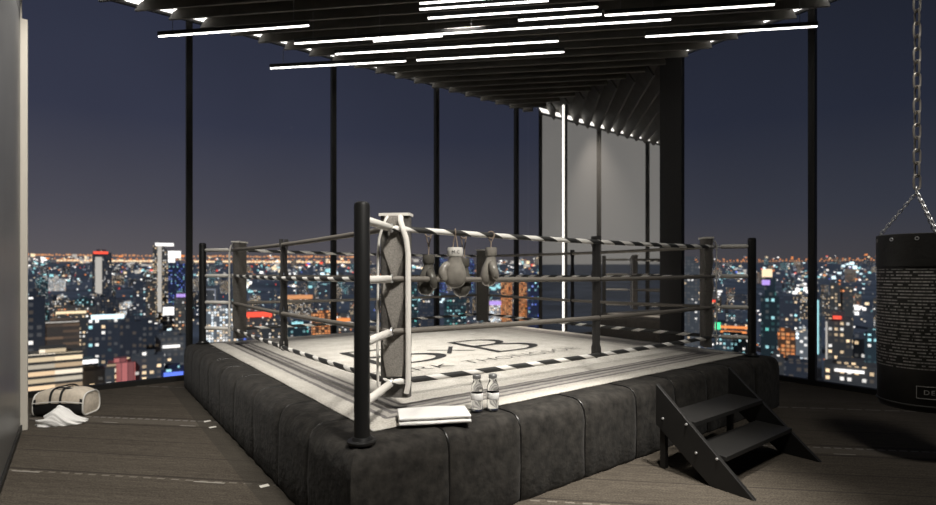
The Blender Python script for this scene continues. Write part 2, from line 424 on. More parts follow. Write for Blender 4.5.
# canvas sheet
bm = B(); n = 40; c0 = .15
g_ = [[bm.verts.new((c0 + (S - 2*c0) * i / n, c0 + (S - 2*c0) * j / n, A + .006 + (.0015 * math.sin(i * 1.7 + j * .9)) )) for j in range(n + 1)] for i in range(n + 1)]
for i in range(n):
    for j in range(n): bm.faces.new((g_[i][j], g_[i+1][j], g_[i+1][j+1], g_[i][j+1]))
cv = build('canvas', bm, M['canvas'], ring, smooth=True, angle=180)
sm = cv.modifiers.new('t', 'SOLIDIFY'); sm.thickness = .008; sm.offset = -1
ZI = A + .010
# lettering printed on the canvas
def strip_ring(bm, outer, inner, z, th=.0015):
    """closed band between two matching outlines"""
    n = len(outer); vo = [bm.verts.new((p[0], p[1], z + th)) for p in outer]; vi = [bm.verts.new((p[0], p[1], z + th)) for p in inner]
    for i in range(n): bm.faces.new((vo[i], vo[(i+1) % n], vi[(i+1) % n], vi[i]))
def bowl(x0, x1, y0, y1, tx, ty, stem):
    """outer and inner outline of one bowl of the B"""
    def arc(xa, xb, ya, yb, k):
        cy, ry = (ya + yb) / 2, (yb - ya) / 2; cx = xa + (xb - xa) * .45
        pts = [(xa, ya)]
        for i in range(k + 1):
            t_ = -PI/2 + PI * i / k
            pts.append((cx + (xb - cx) * math.cos(t_), cy + ry * math.sin(t_)))
        pts.append((xa, yb)); return pts
    return arc(x0, x1, y0, y1, 16), arc(x0 + stem, x1 - tx, y0 + ty, y1 - ty, 16)
def letter_b(x0, x1, y0, y1):
    bm = B(); ym = y0 + (y1 - y0) * .53; w_ = x1 - x0
    o, i = bowl(x0, x1, y0, ym, .15, .055, .10); strip_ring(bm, o, i, ZI)
    o, i = bowl(x0, x0 + w_ * .84, ym - .02, y1, .14, .055, .10); strip_ring(bm, o, i, ZI + .0006)
    return bm
build('lettering', letter_b(1.22, 2.20, 2.05, 3.17), M['ink'], ring)
build('lettering', letter_b(2.80, 3.70, 2.05, 3.15), M['ink'], ring)
bm = B()
def bar2(bm, p, q, w_, z):
    p, q = Vector((*p, z)), Vector((*q, z)); d = (q - p).normalized(); s = Vector((-d.y, d.x, 0)) * w_ / 2
    f = bm.faces.new([bm.verts.new(v_) for v_ in (p - s, q - s, q + s, p + s)])
bar2(bm, (2.20, 2.72), (2.68, 2.36), .035, ZI + .001); build('lettering', bm, M['ink'], ring)
bm = B(); bar2(bm, (2.27, 2.34), (2.62, 2.80), .055, ZI + .0016); build('lettering', bm, M['ink'], ring)
def text_mesh(body, size, ex=0.0, spacing=1.0, offset=0.0):
    cu = bpy.data.curves.new('txt', 'FONT'); cu.body = body; cu.size = size; cu.extrude = ex; cu.space_character = spacing; cu.offset = offset
    cu.resolution_u = 4
    ob = bpy.data.objects.new('txt', cu); COL.objects.link(ob)
    dg = bpy.context.evaluated_depsgraph_get(); me = bpy.data.meshes.new_from_object(ob.evaluated_get(dg))
    bpy.data.objects.remove(ob); bm = B(); bm.from_mesh(me); bpy.data.meshes.remove(me); return bm
for word, xa, xb in (('PARK', .92, 1.86), ('THONGSOR', 2.04, 3.87)):
    bm = text_mesh(word, .27, 0, 1.0, -.006)
    xs = [v.co.x for v in bm.verts]; sc = (xb - xa) / (max(xs) - min(xs))
    xform(bm, Matrix.Translation((xa - min(xs) * sc, 1.63, ZI + .001)) @ Matrix.Diagonal((sc, 1, 1, 1)))
    build('lettering', bm, M['ink'], ring)

# posts
INS = {'near': .44, 'left': .37, 'right': .37, 'back': .44}
KNOT = {'near': (.44, .44), 'left': (.38, SP - .37), 'right': (SP - .37, .37), 'back': (SP - .44, SP - .44)}
corners = {'near': (0, 0, 1, 1), 'left': (.075, SP, 1, -1), 'right': (SP - .14, .05, -1, 1), 'back': (SP, SP, -1, -1)}
HR = [.22, .576, .945, 1.30]            # rope heights above the deck
for nm, (cx, cy, dx, dy) in corners.items():
    bm = lathe(B(), [(.0, A - .02), (.046, A - .02), (.046, A + 1.375), (.042, A + 1.392), (.03, A + 1.40), (0, A + 1.402)], (cx, cy, 0), 28)
    p = build('corner_post', bm, M['black_metal'], ring, smooth=True)
    build('base_flange', lathe(B(), [(0, A + .003), (.082, A + .003), (.084, A + .008), (.084, A + .018), (.06, A + .022), (.052, A + .04), (.0, A + .04)], (cx, cy, 0), 28), M['black_metal'], p, smooth=True)
    kx, ky = KNOT[nm]
    for h in HR:
        a = Vector((cx + dx * .03, cy + dy * .03, A + h)); b = Vector((kx - dx * .04, ky - dy * .04, A + h))
        sl = build('turnbuckle_sleeve', sweep(B(), [a, a.lerp(b, .06), a.lerp(b, .94), b], [.014, .026, .026, .014], 14), M['sleeve'], ring, smooth=True)
        bm = B(); d = Vector((dx, dy, 0)).normalized()
        torus(bm, Vector((kx, ky, A + h)) - d * .01, .024, .008, rot=Matrix.Rotation(math.atan2(dy, dx), 4, 'Z') @ Matrix.Rotation(PI/2, 4, 'X'))
        sweep(bm, [b - d * .01, Vector((kx, ky, A + h)) - d * .025], .009, 8)
        build('hook', bm, M['steel'], sl, smooth=True)
# ropes: (corner a, corner b, materials bottom..top)
g0, g1 = .44, SP - .40
rope_sides = [(KNOT['near'], KNOT['right'], ['rope_bottom', 'rope_grey', 'rope_grey', 'rope_top']),
              (KNOT['left'], KNOT['near'], ['rope_bottom', 'rope_grey', 'rope_mid', 'rope_grey']),
              (KNOT['left'], KNOT['back'], ['rope_bottom', 'rope_grey', 'rope_grey', 'rope_top']),
              (KNOT['right'], KNOT['back'], ['rope_bottom', 'rope_grey', 'rope_mid', 'rope_grey'])]
for a, b, ms in rope_sides:
    for h, mn in zip(HR, ms):
        pts = []
        for i in range(25):
            f = i / 24; pts.append((a[0] + (b[0]-a[0]) * f, a[1] + (b[1]-a[1]) * f, A + h - .018 * 4 * f * (1 - f)))
        r = [.010] + [.0215] * 23 + [.010]
        pts.insert(1, Vector(pts[0]).lerp(Vector(pts[1]), .15)); r.insert(1, .0215)
        build('rope', sweep(B(), pts, r, 14, uv=True), M[mn], ring, smooth=True)
# rope spacers in the middle of each side
mid_ = SP / 2
for (x, y, ax, hw) in ((2.66, g0, 'x', .034), (g0 - .02, 2.74, 'y', .022), (mid_, g1, 'x', .02), (g1, mid_, 'y', .024)):
    bm = B(); n = 14
    for q in (-1, 1):
        off = q * .026
        path = []
        for i in range(33):
            z = A + .19 + (1.15) * i / 32
            bulge = min(abs(z - A - h) for h in HR)
            o_ = off if bulge < .05 else off * .55
            path.append((x, y + o_, z) if ax == 'x' else (x + o_, y, z))
        sweep(bm, path, hw, 8, flat=(1, .22) if ax == 'x' else (.22, 1))
    sp = build('rope_spacer', bm, M['strap_dark'], ring, smooth=True, angle=60)
    for h in HR:
        build('clip', torus(B(), Vector((x, y, A + h - .018)), .030, .006, 'x' if ax == 'x' else 'y', 16, 6), M['strap_dark'], sp, smooth=True)
# corner pads with their white edge straps
for nm, (cx, cy, dx, dy) in corners.items():
    IN = INS[nm]; d = Vector((dx, dy, 0)).normalized(); T_ = Matrix.Translation((KNOT[nm][0] + dx * .075, KNOT[nm][1] + dy * .075, A)) @ Matrix.Rotation(math.atan2(dy, dx) - PI/2, 4, 'Z')
    # local: +y towards the ring middle, x across
    W, TK, z0, z1 = .108, .052, .10, 1.40
    bm = B(); rows = []
    for i in range(27):
        z = z0 + (z1 - z0) * i / 26
        pinch = max(0, 1 - min(abs(z - h) for h in HR) / .10)
        row = []
        for k in range(20):
            t_ = 2 * PI * k / 20; c_, s_ = math.cos(t_), math.sin(t_)
            ex = lambda v_: math.copysign(abs(v_) ** .45, v_)
            y_ = TK * ex(s_)
            if s_ < 0: y_ *= 1 - .45 * pinch * abs(s_)
            row.append(bm.verts.new((W * ex(c_), y_, z)))
        rows.append(row)
    for a, b in zip(rows, rows[1:]):
        for k in range(20): bm.faces.new((a[k], a[(k+1) % 20], b[(k+1) % 20], b[k]))
    bm.faces.new(rows[0][::-1]); bm.faces.new(rows[-1])
    pad = build('corner_pad', xform(bm, T_), M['pad'], ring, smooth=True, angle=50)
    # pale kite-shaped back panels drawn in at each rope
    bm = B()
    for (za, zm, zb, wt, wm, wb) in ((HR[2] + .02, HR[2] + .20, HR[3] - .01, .016, .078, .022), (HR[1] + .02, HR[2] - .10, HR[2] - .02, .016, .082, .075),
                                 (HR[0] + .03, HR[1] - .20, HR[1] - .02, .055, .075, .085), (HR[3] + .02, HR[3] + .05, 1.40, .03, .055, .075)):
        pts = [(-wt, -TK - .004, za), (wt, -TK - .004, za), (wm, -TK - .012, zm), (wb, -TK - .004, zb), (-wb, -TK - .004, zb), (-wm, -TK - .012, zm)]
        prism(bm, pts, (0, .045, 0))
    build('back_panel', xform(bm, T_), M['pad_panel'], pad)
    bm = B()
    for s in (-1, 1):
        path = [(s * .045, -.035, z1 + .006), (s * .055, -.085, z1 - .04), (s * .075, -.096, z1 - .10), (s * (W - .010), -.090, z1 - .17), (s * (W + .002), -.082, z1 - .28),
                (s * (W + .002), -.082, .85), (s * (W + .004), -.082, .45), (s * (W + .002), -.082, z0 + .10), (s * (W - .012), -.080, z0 + .04)]
        fine = []
        for i in range(len(path) - 1):
            for q in range(4): fine.append(Vector(path[i]).lerp(Vector(path[i+1]), q / 4))
        fine.append(Vector(path[-1]))
        sweep(bm, fine, .019 if s > 0 else .011, 8, flat=(1, .6))
    box(bm, -W - .004, W + .004, -TK - .006, TK + .004, z1 - .006, z1 + .014)
    build('edge_strap', xform(bm, T_), M['strap_white'], pad, smooth=True, angle=50)

# ---------------------------------------------------------------- boxing gloves on the top rope
def glove_body(bm, flip=1):
    secs = [(-.030, .050, .036, 0), (-.065, .047, .036, 0), (-.095, .055, .046, .004), (-.14, .078, .062, .010), (-.185, .088, .072, .014), (-.23, .086, .072, .018), (-.265, .072, .060, .020), (-.288, .045, .036, .018), (-.295, .012, .010, .016)]
    rows = []
    for z, rx, ry, oy in secs:
        rows.append([bm.verts.new((rx * math.copysign(abs(math.cos(2*PI*k/16)) ** .85, math.cos(2*PI*k/16)), oy + ry * math.copysign(abs(math.sin(2*PI*k/16)) ** .85, math.sin(2*PI*k/16)), z)) for k in range(16)])
    for a, b in zip(rows, rows[1:]):
        for k in range(16): bm.faces.new((a[k], a[(k+1) % 16], b[(k+1) % 16], b[k]))
    bm.faces.new(rows[0]); bm.faces.new(rows[-1][::-1])
    path = [(-.045 * flip, -.01, -.10), (-.082 * flip, -.022, -.13), (-.100 * flip, -.035, -.165), (-.096 * flip, -.045, -.20), (-.080 * flip, -.048, -.228), (-.07 * flip, -.048, -.238)]
    sweep(bm, path, [.030, .034, .036, .034, .026, .010], 10)
    return bm
def glove(loc, rz, label, dark, lace_h, flip=1, text=False, tilt=0.0):
    r = empty('boxing_glove', loc, rz); r.rotation_euler = (tilt, 0, rz); tag(r, label, 'boxing glove', 'boxing gloves hanging from the top rope')
    build('body', glove_body(B(), flip), M['glove_dark' if dark else 'glove'], r, smooth=True, angle=180, sub=1)
    bm = B()
    rows = []
    for z, e in ((.012, .0), (.014, .006), (.0, .010), (-.045, .010), (-.055, .004)):
        rows.append([bm.verts.new(((.050 + e) * math.cos(2*PI*k/20), (.037 + e) * math.sin(2*PI*k/20), z)) for k in range(20)])
    for a, b in zip(rows, rows[1:]):
        for k in range(20): bm.faces.new((a[k], a[(k+1) % 20], b[(k+1) % 20], b[k]))
    bm.faces.new(rows[0]); bm.faces.new(rows[-1][::-1])
    cf = build('cuff', bm, M['glove_dark' if dark else ('cuff' if text else 'glove')], r, smooth=True)
    if text:
        tm = text_mesh('M.C', .034, .001); xs = [v.co.x for v in tm.verts]; mx = (max(xs) + min(xs)) / 2
        for v in tm.verts:
            a_ = (v.co.x - mx) / .055; zz = v.co.y
            v.co = Vector((.062 * math.sin(a_), -(.0485 + v.co.z) * math.cos(a_), -.033 + zz))
        build('lettering', tm, M['ink'], cf)
    bm = B()
    for s in (-1, 1):
        sweep(bm, [(s * .02, 0, 0), (s * .012, .004 * s, lace_h * .5), (s * .006, .018 * s, lace_h - .03), (0, .026 * s, lace_h)], .0045, 6)
    torus(bm, (0, 0, lace_h + .0), .028, .005, 'x', 14, 6)
    build('lace', bm, M['lace'], r, smooth=True)
    return r
RT = A + 1.30 - .010
glove((.955, g0 - .045, 1.775), -.55, 'pale grey boxing glove with lettered white cuff hanging front left on the top rope', False, RT - 1.775, 1, True)
glove((.80, g0 + .085, 1.72), .9, 'dark boxing glove hanging behind the rope, left of the lettered glove', True, RT - 1.72, 1)
glove((1.13, g0 + .085, 1.70), 1.3, 'dark boxing glove hanging behind the rope between the two front gloves', True, RT - 1.70, -1)
glove((1.31, g0 - .04, 1.785), .75, 'grey boxing glove hanging front right with its thumb side turned to the viewer', False, RT - 1.785, 1)

# ---------------------------------------------------------------- towel and bottles on the ring edge
def folded_towel(loc, rz, lx, ly, th, label):
    r = empty('folded_towel', loc, rz); tag(r, label, 'towel')
    bm = B()
    for j, (za, zb, sh) in enumerate(((0, th * .52, .0), (th * .50, th, .006))):
        n1, n2 = 14, 8; sec = []
        for i in range(n1 + 1):
            u = -lx/2 + lx * i / n1; row = []
            for k in range(18):
                t_ = 2*PI*k/18; c_, s_ = math.cos(t_), math.sin(t_)
                yy = (ly/2 - sh) * math.copysign(abs(c_) ** .28, c_); zz = (za + zb)/2 + (zb - za)/2 * math.copysign(abs(s_) ** .6, s_)
                e_ = 1 - (abs(2 * i / n1 - 1) ** 14) * .25
                zz = (za + zb)/2 + (zz - (za + zb)/2) * e_ + (.002 * math.sin(u * 19 + yy * 13) if s_ > 0 else 0)
                row.append(bm.verts.new((u, yy + .003 * math.sin(u * 15 + j), zz)))
            sec.append(row)
        for a, b in zip(sec, sec[1:]):
            for k in range(18): bm.faces.new((a[k], a[(k+1) % 18], b[(k+1) % 18], b[k]))
        bm.faces.new(sec[0][::-1]); bm.faces.new(sec[-1])
    build('cloth', bm, M['towel'], r, smooth=True, angle=70)
    return r
folded_towel((.565, .105, A + .014), math.radians(-27), .46, .27, .060, 'folded white towel lying on the near edge of the ring beside the bottles')
def bottle(loc, label):
    r = empty('water_bottle', loc); tag(r, label, 'bottle', 'water bottles on the ring edge')
    prof = [(0, 0), (.040, 0), (.043, .006), (.043, .150), (.040, .172), (.030, .196), (.025, .205), (.025, .226)]
    build('body', lathe(B(), prof + [(.0, .226)], n=28), M['bottle'], r, smooth=True)
    lb = B(); lathe(lb, [(.0436, .075), (.0442, .076), (.0442, .122), (.0436, .123)], n=28)
    bmesh.ops.delete(lb, geom=[f for f in lb.faces if len(f.verts) > 4], context='FACES_ONLY')
    build('label_band', lb, M['towel'], r, smooth=True)
    build('cap', lathe(B(), [(0, .222), (.029, .222), (.030, .226), (.030, .246), (.027, .250), (0, .250)], n=28), M['cap'], r, smooth=True)
bottle((.945, .12, A + .014), 'clear water bottle with white band right next to the folded towel')
bottle((1.055, .075, A + .012), 'clear water bottle with white band, the one farther from the folded towel')

# ---------------------------------------------------------------- steps
st = empty('ring_steps', (0, 0, 0)); tag(st, 'black two-tread wooden steps leaning toward the right side of the ring', 'steps')
for (x, s) in ((2.45, 1), (3.70, -1)):
    pts = [(x, -.335, .69), (x, -1.105, 0.0), (x, -.79, 0.0), (x, -.335, .36)]
    sd = build('side_board', prism(B(), pts, (.04 * s, 0, 0)), M['steps'], st, bevel=.003)
    for (y, z) in ((-.40, .42), (-.60, .42), (-.68, .22), (-.84, .22)):
        c_ = Vector((x - .004 * s, y, z)); bm = B()
        lathe(bm, [(0, -.004), (.010, -.004), (.009, .004), (0, .005)], (0, 0, 0), 10)
        for v in bm.verts:
            co = v.co.copy(); v.co = c_ + Vector((-co.z * s, co.x, co.y))
        build('bolt', bm, M['steel'], sd)
build('tread', box(B(), 2.49, 3.66, -.65, -.345, .405, .44), M['steps'], st, bevel=.003)
build('tread', box(B(), 2.49, 3.66, -.89, -.59, .205, .24), M['steps'], st, bevel=.003)
for x in (2.495, 3.61): build('leg', box(B(), x, x + .045, -.39, -.345, 0, .405), M['steps'], st)

# ---------------------------------------------------------------- heavy bag
bc = at(917, 272.5, 4.5); BX, BY = bc.x, bc.y
hb = empty('heavy_bag', (BX, BY, .43)); tag(hb, 'thick black heavy bag printed with white text lines, hanging on chains', 'punching bag')
BR, BH = .275, 1.50
build('body', lathe(B(), [(0, 0), (BR - .06, .0), (BR - .015, .012), (BR, .05), (BR, .30), (BR + .004, .36), (BR + .004, 1.20), (BR, 1.24), (BR, BH - .01), (BR - .006, BH), (0, BH - .02)], n=64), M['bag_print'], hb, smooth=True)
build('top_band', lathe(B(), [(BR + .001, 1.215), (BR + .008, 1.22), (BR + .008, BH - .005), (BR + .001, BH)], n=64), M['bag'], hb, smooth=True)
bm = B()
torus(bm, (0, 0, .055), BR + .001, .008, 'z', 64, 8); torus(bm, (0, 0, .012), BR - .015, .007, 'z', 64, 8)
build('seam_piping', bm, M['bag'], hb, smooth=True)
# label plate with border and letters, wrapped round the bag
fa = math.atan2(CAM[1] - BY, CAM[0] - BX)          # bag angle that faces the viewer
def wrap(bm, a0, z0, rad):
    for v in bm.verts:
        a_ = a0 + v.co.x / rad; r = rad + v.co.z; v.co = Vector((r * math.cos(a_), r * math.sin(a_), z0 + v.co.y))
    return bm
bm = B()
def gridbox(bm, x0, x1, y0, y1, z0, z1, n=8):
    for i in range(n): box(bm, x0 + (x1-x0) * i / n, x0 + (x1-x0) * (i+1) / n, y0, y1, z0, z1)
LW, LH = .26, .10
gridbox(bm, 0, LW, 0, .004, 0, .004); gridbox(bm, 0, LW, LH, LH + .004, 0, .004); gridbox(bm, 0, .004, 0, LH, 0, .004, 1); gridbox(bm, LW, LW + .004, 0, LH, 0, .004, 1)
tm = text_mesh('DEC', .055, .001, 1.25); xform(tm, Matrix.Translation((.045, .036, .003)))
lb = build('label_border', wrap(bm, fa - .02, .12, BR + .002), M['bag_text'], hb)
build('lettering', wrap(tm, fa - .02, .12, BR + .002), M['bag_text'], lb)
# chains
def chain(bm, a, b, n, R_, r_, wide, start=0.0):
    a, b = Vector(a), Vector(b); d = (b - a); L = d.length; d.normalize()
    q = d.to_track_quat('X', 'Z').to_matrix().to_4x4()
    for i in range(n):
        c_ = a + d * L * (i + .5) / n; half = L / n * .5 + r_ * 1.2
        path = []
        for k in range(16):
            t_ = 2*PI*k/16; path.append((half * math.copysign(abs(math.cos(t_)) ** .6, math.cos(t_)), R_ * math.copysign(abs(math.sin(t_)) ** .6, math.sin(t_)), 0))
        MM = Matrix.Translation(c_) @ q @ Matrix.Rotation(start + (i % 2) * PI / 2, 4, 'X')
        sweep(bm, [MM @ Vector(p_) for p_ in path], r_, 6, closed=True)
    return bm
apex = Vector((0, 0, BH + .375))
yaw = -TH
Rz = Matrix.Rotation(yaw + .35, 4, 'Z')
for k in range(3):
    aa = fa - PI/2 + k * 2 * PI / 3
    e = Vector((math.cos(aa) * (BR - .01), math.sin(aa) * (BR - .01), 0)); e.z = BH - .01
    build('hanging_chain', chain(B(), e, apex, 13, .011, .0038, 1, .3), M['steel'], hb, smooth=True)
bm = B(); torus(bm, apex + Vector((0, 0, .02)), .028, .006, 'y', 16, 8)
build('shackle', bm, M['steel'], hb, smooth=True)
top = Vector((0, 0, FINZ - .43 + .1))
build('main_chain', chain(B(), apex + Vector((0, 0, .03)), top, 27, .026, .0085, 1, yaw + PI/2 - .1), M['chain'], hb, smooth=True)
for k in range(10):
    bm = B(); a_ = 2*PI*k/10 + .2; c_ = Vector((math.cos(a_) * (BR + .006), math.sin(a_) * (BR + .006), BH - .045))
    torus(bm, c_, .012, .005, rot=Matrix.Rotation(a_, 4, 'Z') @ Matrix.Rotation(PI/2, 4, 'Y'), n=12, m=6)
    build('eyelet', bm, M['steel'], hb, smooth=True)

# ---------------------------------------------------------------- duffel bag and crumpled towel on the floor
df = empty('duffel_bag', (-1.405, 4.65, 0), math.radians(-33)); tag(df, 'beige duffel bag with black lower panel and straps on the carpet by the partition', 'bag')
def duffel_prof(u, shrink=0.0, n=24):
    """section at u in -1..1: flat-bottomed arch"""
    e = 1 - .16 * abs(u) ** 4
    pts = []
    hw, hh = (.16 - shrink) * (1 - .05 * abs(u) ** 3), (.30 - shrink) * e
    for k in range(n):
        t_ = 2*PI*k/n; c_, s_ = math.cos(t_), math.sin(t_)
        y_ = hw * math.copysign(abs(c_) ** .55, c_); z_ = hh/2 + hh/2 * math.copysign(abs(s_) ** .6, s_)
        pts.append((y_ * (1 - .16 * (z_ / hh) ** 2), z_))
    return pts
DL = .262
def duffel_shell(grow, u0, u1, nseg, keep=lambda y, z: True, cap=True):
    bm = B(); rows = []
    for i in range(nseg + 1):
        u = u0 + (u1 - u0) * i / nseg
        rows.append([bm.verts.new((u * DL, p[0], max(p[1], .002))) for p in duffel_prof(u, -grow)])
    for a, b in zip(rows, rows[1:]):
        for k in range(24):
            vs = (a[k], a[(k+1) % 24], b[(k+1) % 24], b[k]); cy = sum(v.co.y for v in vs) / 4; cz = sum(v.co.z for v in vs) / 4
            if keep(cy, cz): bm.faces.new(vs)
    if cap: bm.faces.new(rows[0][::-1]); bm.faces.new(rows[-1])
    return bm
build('body', duffel_shell(0, -1, 1, 20), M['duffel_beige'], df, smooth=True, angle=70, bevel=.0)
fp = build('lower_panel', duffel_shell(.005, -1.0, 1.0, 16, lambda y, z: y < -.02 and z < .17, False), M['duffel_black'], df, smooth=True, angle=70)
bm = B()
sweep(bm, [(u * DL, -.168 * (1 - .05 * abs(u) ** 3), .172 - .02 * u * u) for u in [i / 10 - 1 for i in range(21)]], .006, 6)
for u in (-1, 1):
    pr = duffel_prof(u); sweep(bm, [(u * DL, p[0], max(p[1], .006)) for p in pr], .009, 6, closed=True)
build('piping', bm, M['piping'], df, smooth=True)
for u in (-.28, .13):
    build('strap', duffel_shell(.010, u - .05, u + .05, 2, lambda y, z: z > .02, False), M['duffel_black'], df, smooth=True, angle=70)
for s in (-1, 1):
    bm = B(); hp = [(-.10 + .20 * i / 10, s * .05 + .04 * s * math.sin(PI * i / 10), .288 + .025 * math.sin(PI * i / 10)) for i in range(11)]
    sweep(bm, hp, .009, 8)
    build('handle', bm, M['duffel_black'], df, smooth=True)

def crumple(loc, rz, label):
    bm = bmesh.new(); bmesh.ops.create_icosphere(bm, subdivisions=5, radius=1)
    rnd = random.Random(5); ph = [(rnd.uniform(2, 5), rnd.uniform(2, 5), rnd.uniform(2, 6), rnd.uniform(0, 6)) for _ in range(7)]
    for v in bm.verts:
        p = v.co.copy(); f = 0
        for a_, b_, c_, d_ in ph: f += abs(math.sin(a_ * p.x + b_ * p.y + c_ * p.z + d_)) - .5
        q = 1 + .085 * f
        x = p.x * .215 * q; y = p.y * .13 * q
        hump = .55 + .55 * math.exp(-((p.x + .10) / .38) ** 2) - .12 * max(0, p.x)
        z = max(0, p.z + .12) * .135 * hump * (1 + .10 * f)
        v.co = Vector((x, y, z))
    r = build('crumpled_towel', bm, M['towel'], None, smooth=True, angle=180)
    r.location = loc; r.rotation_euler = (0, 0, rz); return tag(r, label, 'towel')
crumple((-1.44, 4.20, .002), math.radians(-24), 'crumpled white towel dropped on the carpet in front of the duffel bag')

# ---------------------------------------------------------------- night city outside
def g_pix(r): return 254 + 142 * (180 / max(r, 60)) ** .72
def ground(r):
    return EYE - (g_pix(r) - HORIZON) * r / F_PX
def r_of(ypx): return 180 * (142 / max(ypx - 254, 10.8)) ** (1 / .72)
bm = B(); rows = []; az = [math.radians(-118 + 4 * i) for i in range(47)]
for r in (40, 90, 140, 180, 240, 320, 430, 570, 760, 1000, 1350, 1800, 2400, 3200, 4200, 5400, 6600, 7200):
    zz = ground(r) if r < 6900 else ground(6600) - 20
    rows.append([bm.verts.new((CAM[0] + r * math.sin(a_ + PI/2 - TH - PI/2 + 2*TH), CAM[1] + r * math.cos(a_ + PI/2 - TH - PI/2 + 2*TH), zz)) for a_ in az])
for a_, b_ in zip(rows, rows[1:]):
    for k in range(len(az) - 1): bm.faces.new((a_[k], a_[k+1], b_[k+1], b_[k]))
tag(build('city_ground', bm, M['terrain'], smooth=True, angle=180), kind='structure')

def windows_mat(name, wall, cols, frac, su, sv, strength, mu=.22, mv=.25, wall_rough=.7, band=False):
    """facade with a grid of windows, some of them lit"""
    m = bpy.data.materials.new(name); m.use_nodes = True; m.cycles.emission_sampling = 'NONE'; g = G(m); bs = g.n['Principled BSDF']
    tc = g.new('ShaderNodeTexCoord'); x, y, z = g.xyz(tc.outputs['Object']); oi = g.new('ShaderNodeObjectInfo')
    u = g.math('DIVIDE', g.math('ADD', x, g.math('MULTIPLY', y, 1.0)), su); v = g.math('DIVIDE', z, sv)
    cell = g.comb(g.math('FLOOR', u), g.math('FLOOR', v), g.math('MULTIPLY', oi.outputs['Random'], 97))
    wn = g.new('ShaderNodeTexWhiteNoise', noise_dimensions='3D'); g.l.new(cell, wn.inputs['Vector'])
    r1 = wn.outputs['Value']; c1 = g.xyz(wn.outputs['Color'])
    inw = g.band(g.math('FRACT', v), mv, 1 - mv)
    if not band: inw = g.math('MULTIPLY', inw, g.band(g.math('FRACT', u), mu, 1 - mu))
    lit = g.math('MULTIPLY', inw, g.math('LESS_THAN', r1, frac))
    side = g.new('ShaderNodeNewGeometry'); nz = g.xyz(side.outputs['Normal'])[2]
    lit = g.math('MULTIPLY', lit, g.math('LESS_THAN', g.math('ABSOLUTE', nz), .5))
    dimw = g.math('MULTIPLY', g.math('MULTIPLY', inw, g.math('LESS_THAN', c1[0], .62)), g.math('MULTIPLY', g.math('LESS_THAN', g.math('ABSOLUTE', nz), .5), .055))
    st_ = [(i / max(1, len(cols)), c) for i, c in enumerate(cols)]
    rp = g.new('ShaderNodeValToRGB'); rp.color_ramp.interpolation = 'CONSTANT'
    while len(rp.color_ramp.elements) < len(cols): rp.color_ramp.elements.new(.5)
    while len(rp.color_ramp.elements) > max(1, len(cols)): rp.color_ramp.elements.remove(rp.color_ramp.elements[-1])
    for e, (p, c) in zip(rp.color_ramp.elements, st_): e.position = p; e.color = (*c, 1)
    g.l.new(c1[1], rp.inputs['Fac'])
    g.l.new(g.mix(inw, tuple(c * .6 for c in wall), tuple(c * .62 for c in wall)), bs.inputs['Base Color']); bs.inputs['Roughness'].default_value = wall_rough
    g.l.new(rp.outputs['Color'], bs.inputs['Emission Color'])
    g.l.new(g.math('ADD', g.math('MULTIPLY', g.math('MULTIPLY', lit, g.math('ADD', .35, g.math('MULTIPLY', c1[2], .9))), strength * .8), dimw), bs.inputs['Emission Strength'])
    return m
WH, WM, OR, TE, RD, BL, PK = (1, .95, .88), (1, .72, .42), (1, .33, .10), (.45, .9, .95), (1, .10, .06), (.15, .25, 1), (1, .45, .45)
C = {}
C['office'] = windows_mat('office_facade', (.12, .13, .16), [WH, WM, WH, TE], .22, 2.1, 2.4, 1.5)
C['sparse'] = windows_mat('sparse_facade', (.09, .10, .125), [WH, WM], .10, 1.9, 2.2, 1.6)
C['flats'] = windows_mat('flats_facade', (.20, .19, .17), [WM, WH, WM, OR], .30, 1.7, 2.0, 1.4)
C['teal'] = windows_mat('teal_facade', (.09, .14, .16), [TE, WH, TE], .40, 1.7, 2.0, 1.3)
C['dense'] = windows_mat('dense_facade', (.16, .15, .14), [WH, WM, WM], .50, 1.6, 1.9, 1.4)
C['orange'] = windows_mat('orange_facade', (.30, .14, .07), [OR, (1, .45, .18)], .85, 1.8, 1.7, .9, .12, .14)
C['cream'] = windows_mat('cream_floors', (.25, .21, .16), [(1, .78, .50), (1, .86, .66), (1, .70, .42)], 1.0, 9.0, 1.9, 1.15, .05, .20, band=True)
C['brown'] = windows_mat('brown_facade', (.26, .19, .14), [(.6, .34, .18)], .9, 30.0, 3.0, .16, .1, .30, band=True)
C['blue'] = windows_mat('blue_facade', (.05, .06, .14), [BL, (.3, .4, 1), TE], .40, 2.6, 3.0, 1.1)
C['pink'] = windows_mat('pink_facade', (.45, .16, .15), [(1, .25, .22), (1, .30, .28)], .95, 1.6, 30, .45, .06, .02)
C['grey'] = windows_mat('grey_facade', (.22, .22, .22), [WH, WM], .10, 2.0, 1.9, 1.4)
C['white'] = windows_mat('white_facade', (.6, .6, .58), [WH, (.85, .95, 1), WM], .62, 1.5, 1.5, 1.6, .14, .14)
C['darkteal'] = windows_mat('dark_teal_facade', (.04, .075, .085), [TE, TE, WH, (.2, .8, .7)], .22, 2.2, 2.6, 1.0)
E_ = {k: emit('sign_' + k, c, s, True) for k, (c, s) in dict(white=((1, .96, .92), 1.6), cyan=((.75, .95, 1), 1.5), red=(RD, 1.4), orange=(OR, 1.1), warm=((1, .78, .5), 1.3), green=((.1, 1, .45), 1.2), blue=(BL, 1.2), teal=(TE, 1.0), violet=((.6, .4, 1), 1.0), pink=(PK, 1.0), floodwhite=((1, .93, .84), .55), dim=((.7, .75, .9), .35), orange2=((1, .45, .2), .8)).items()}

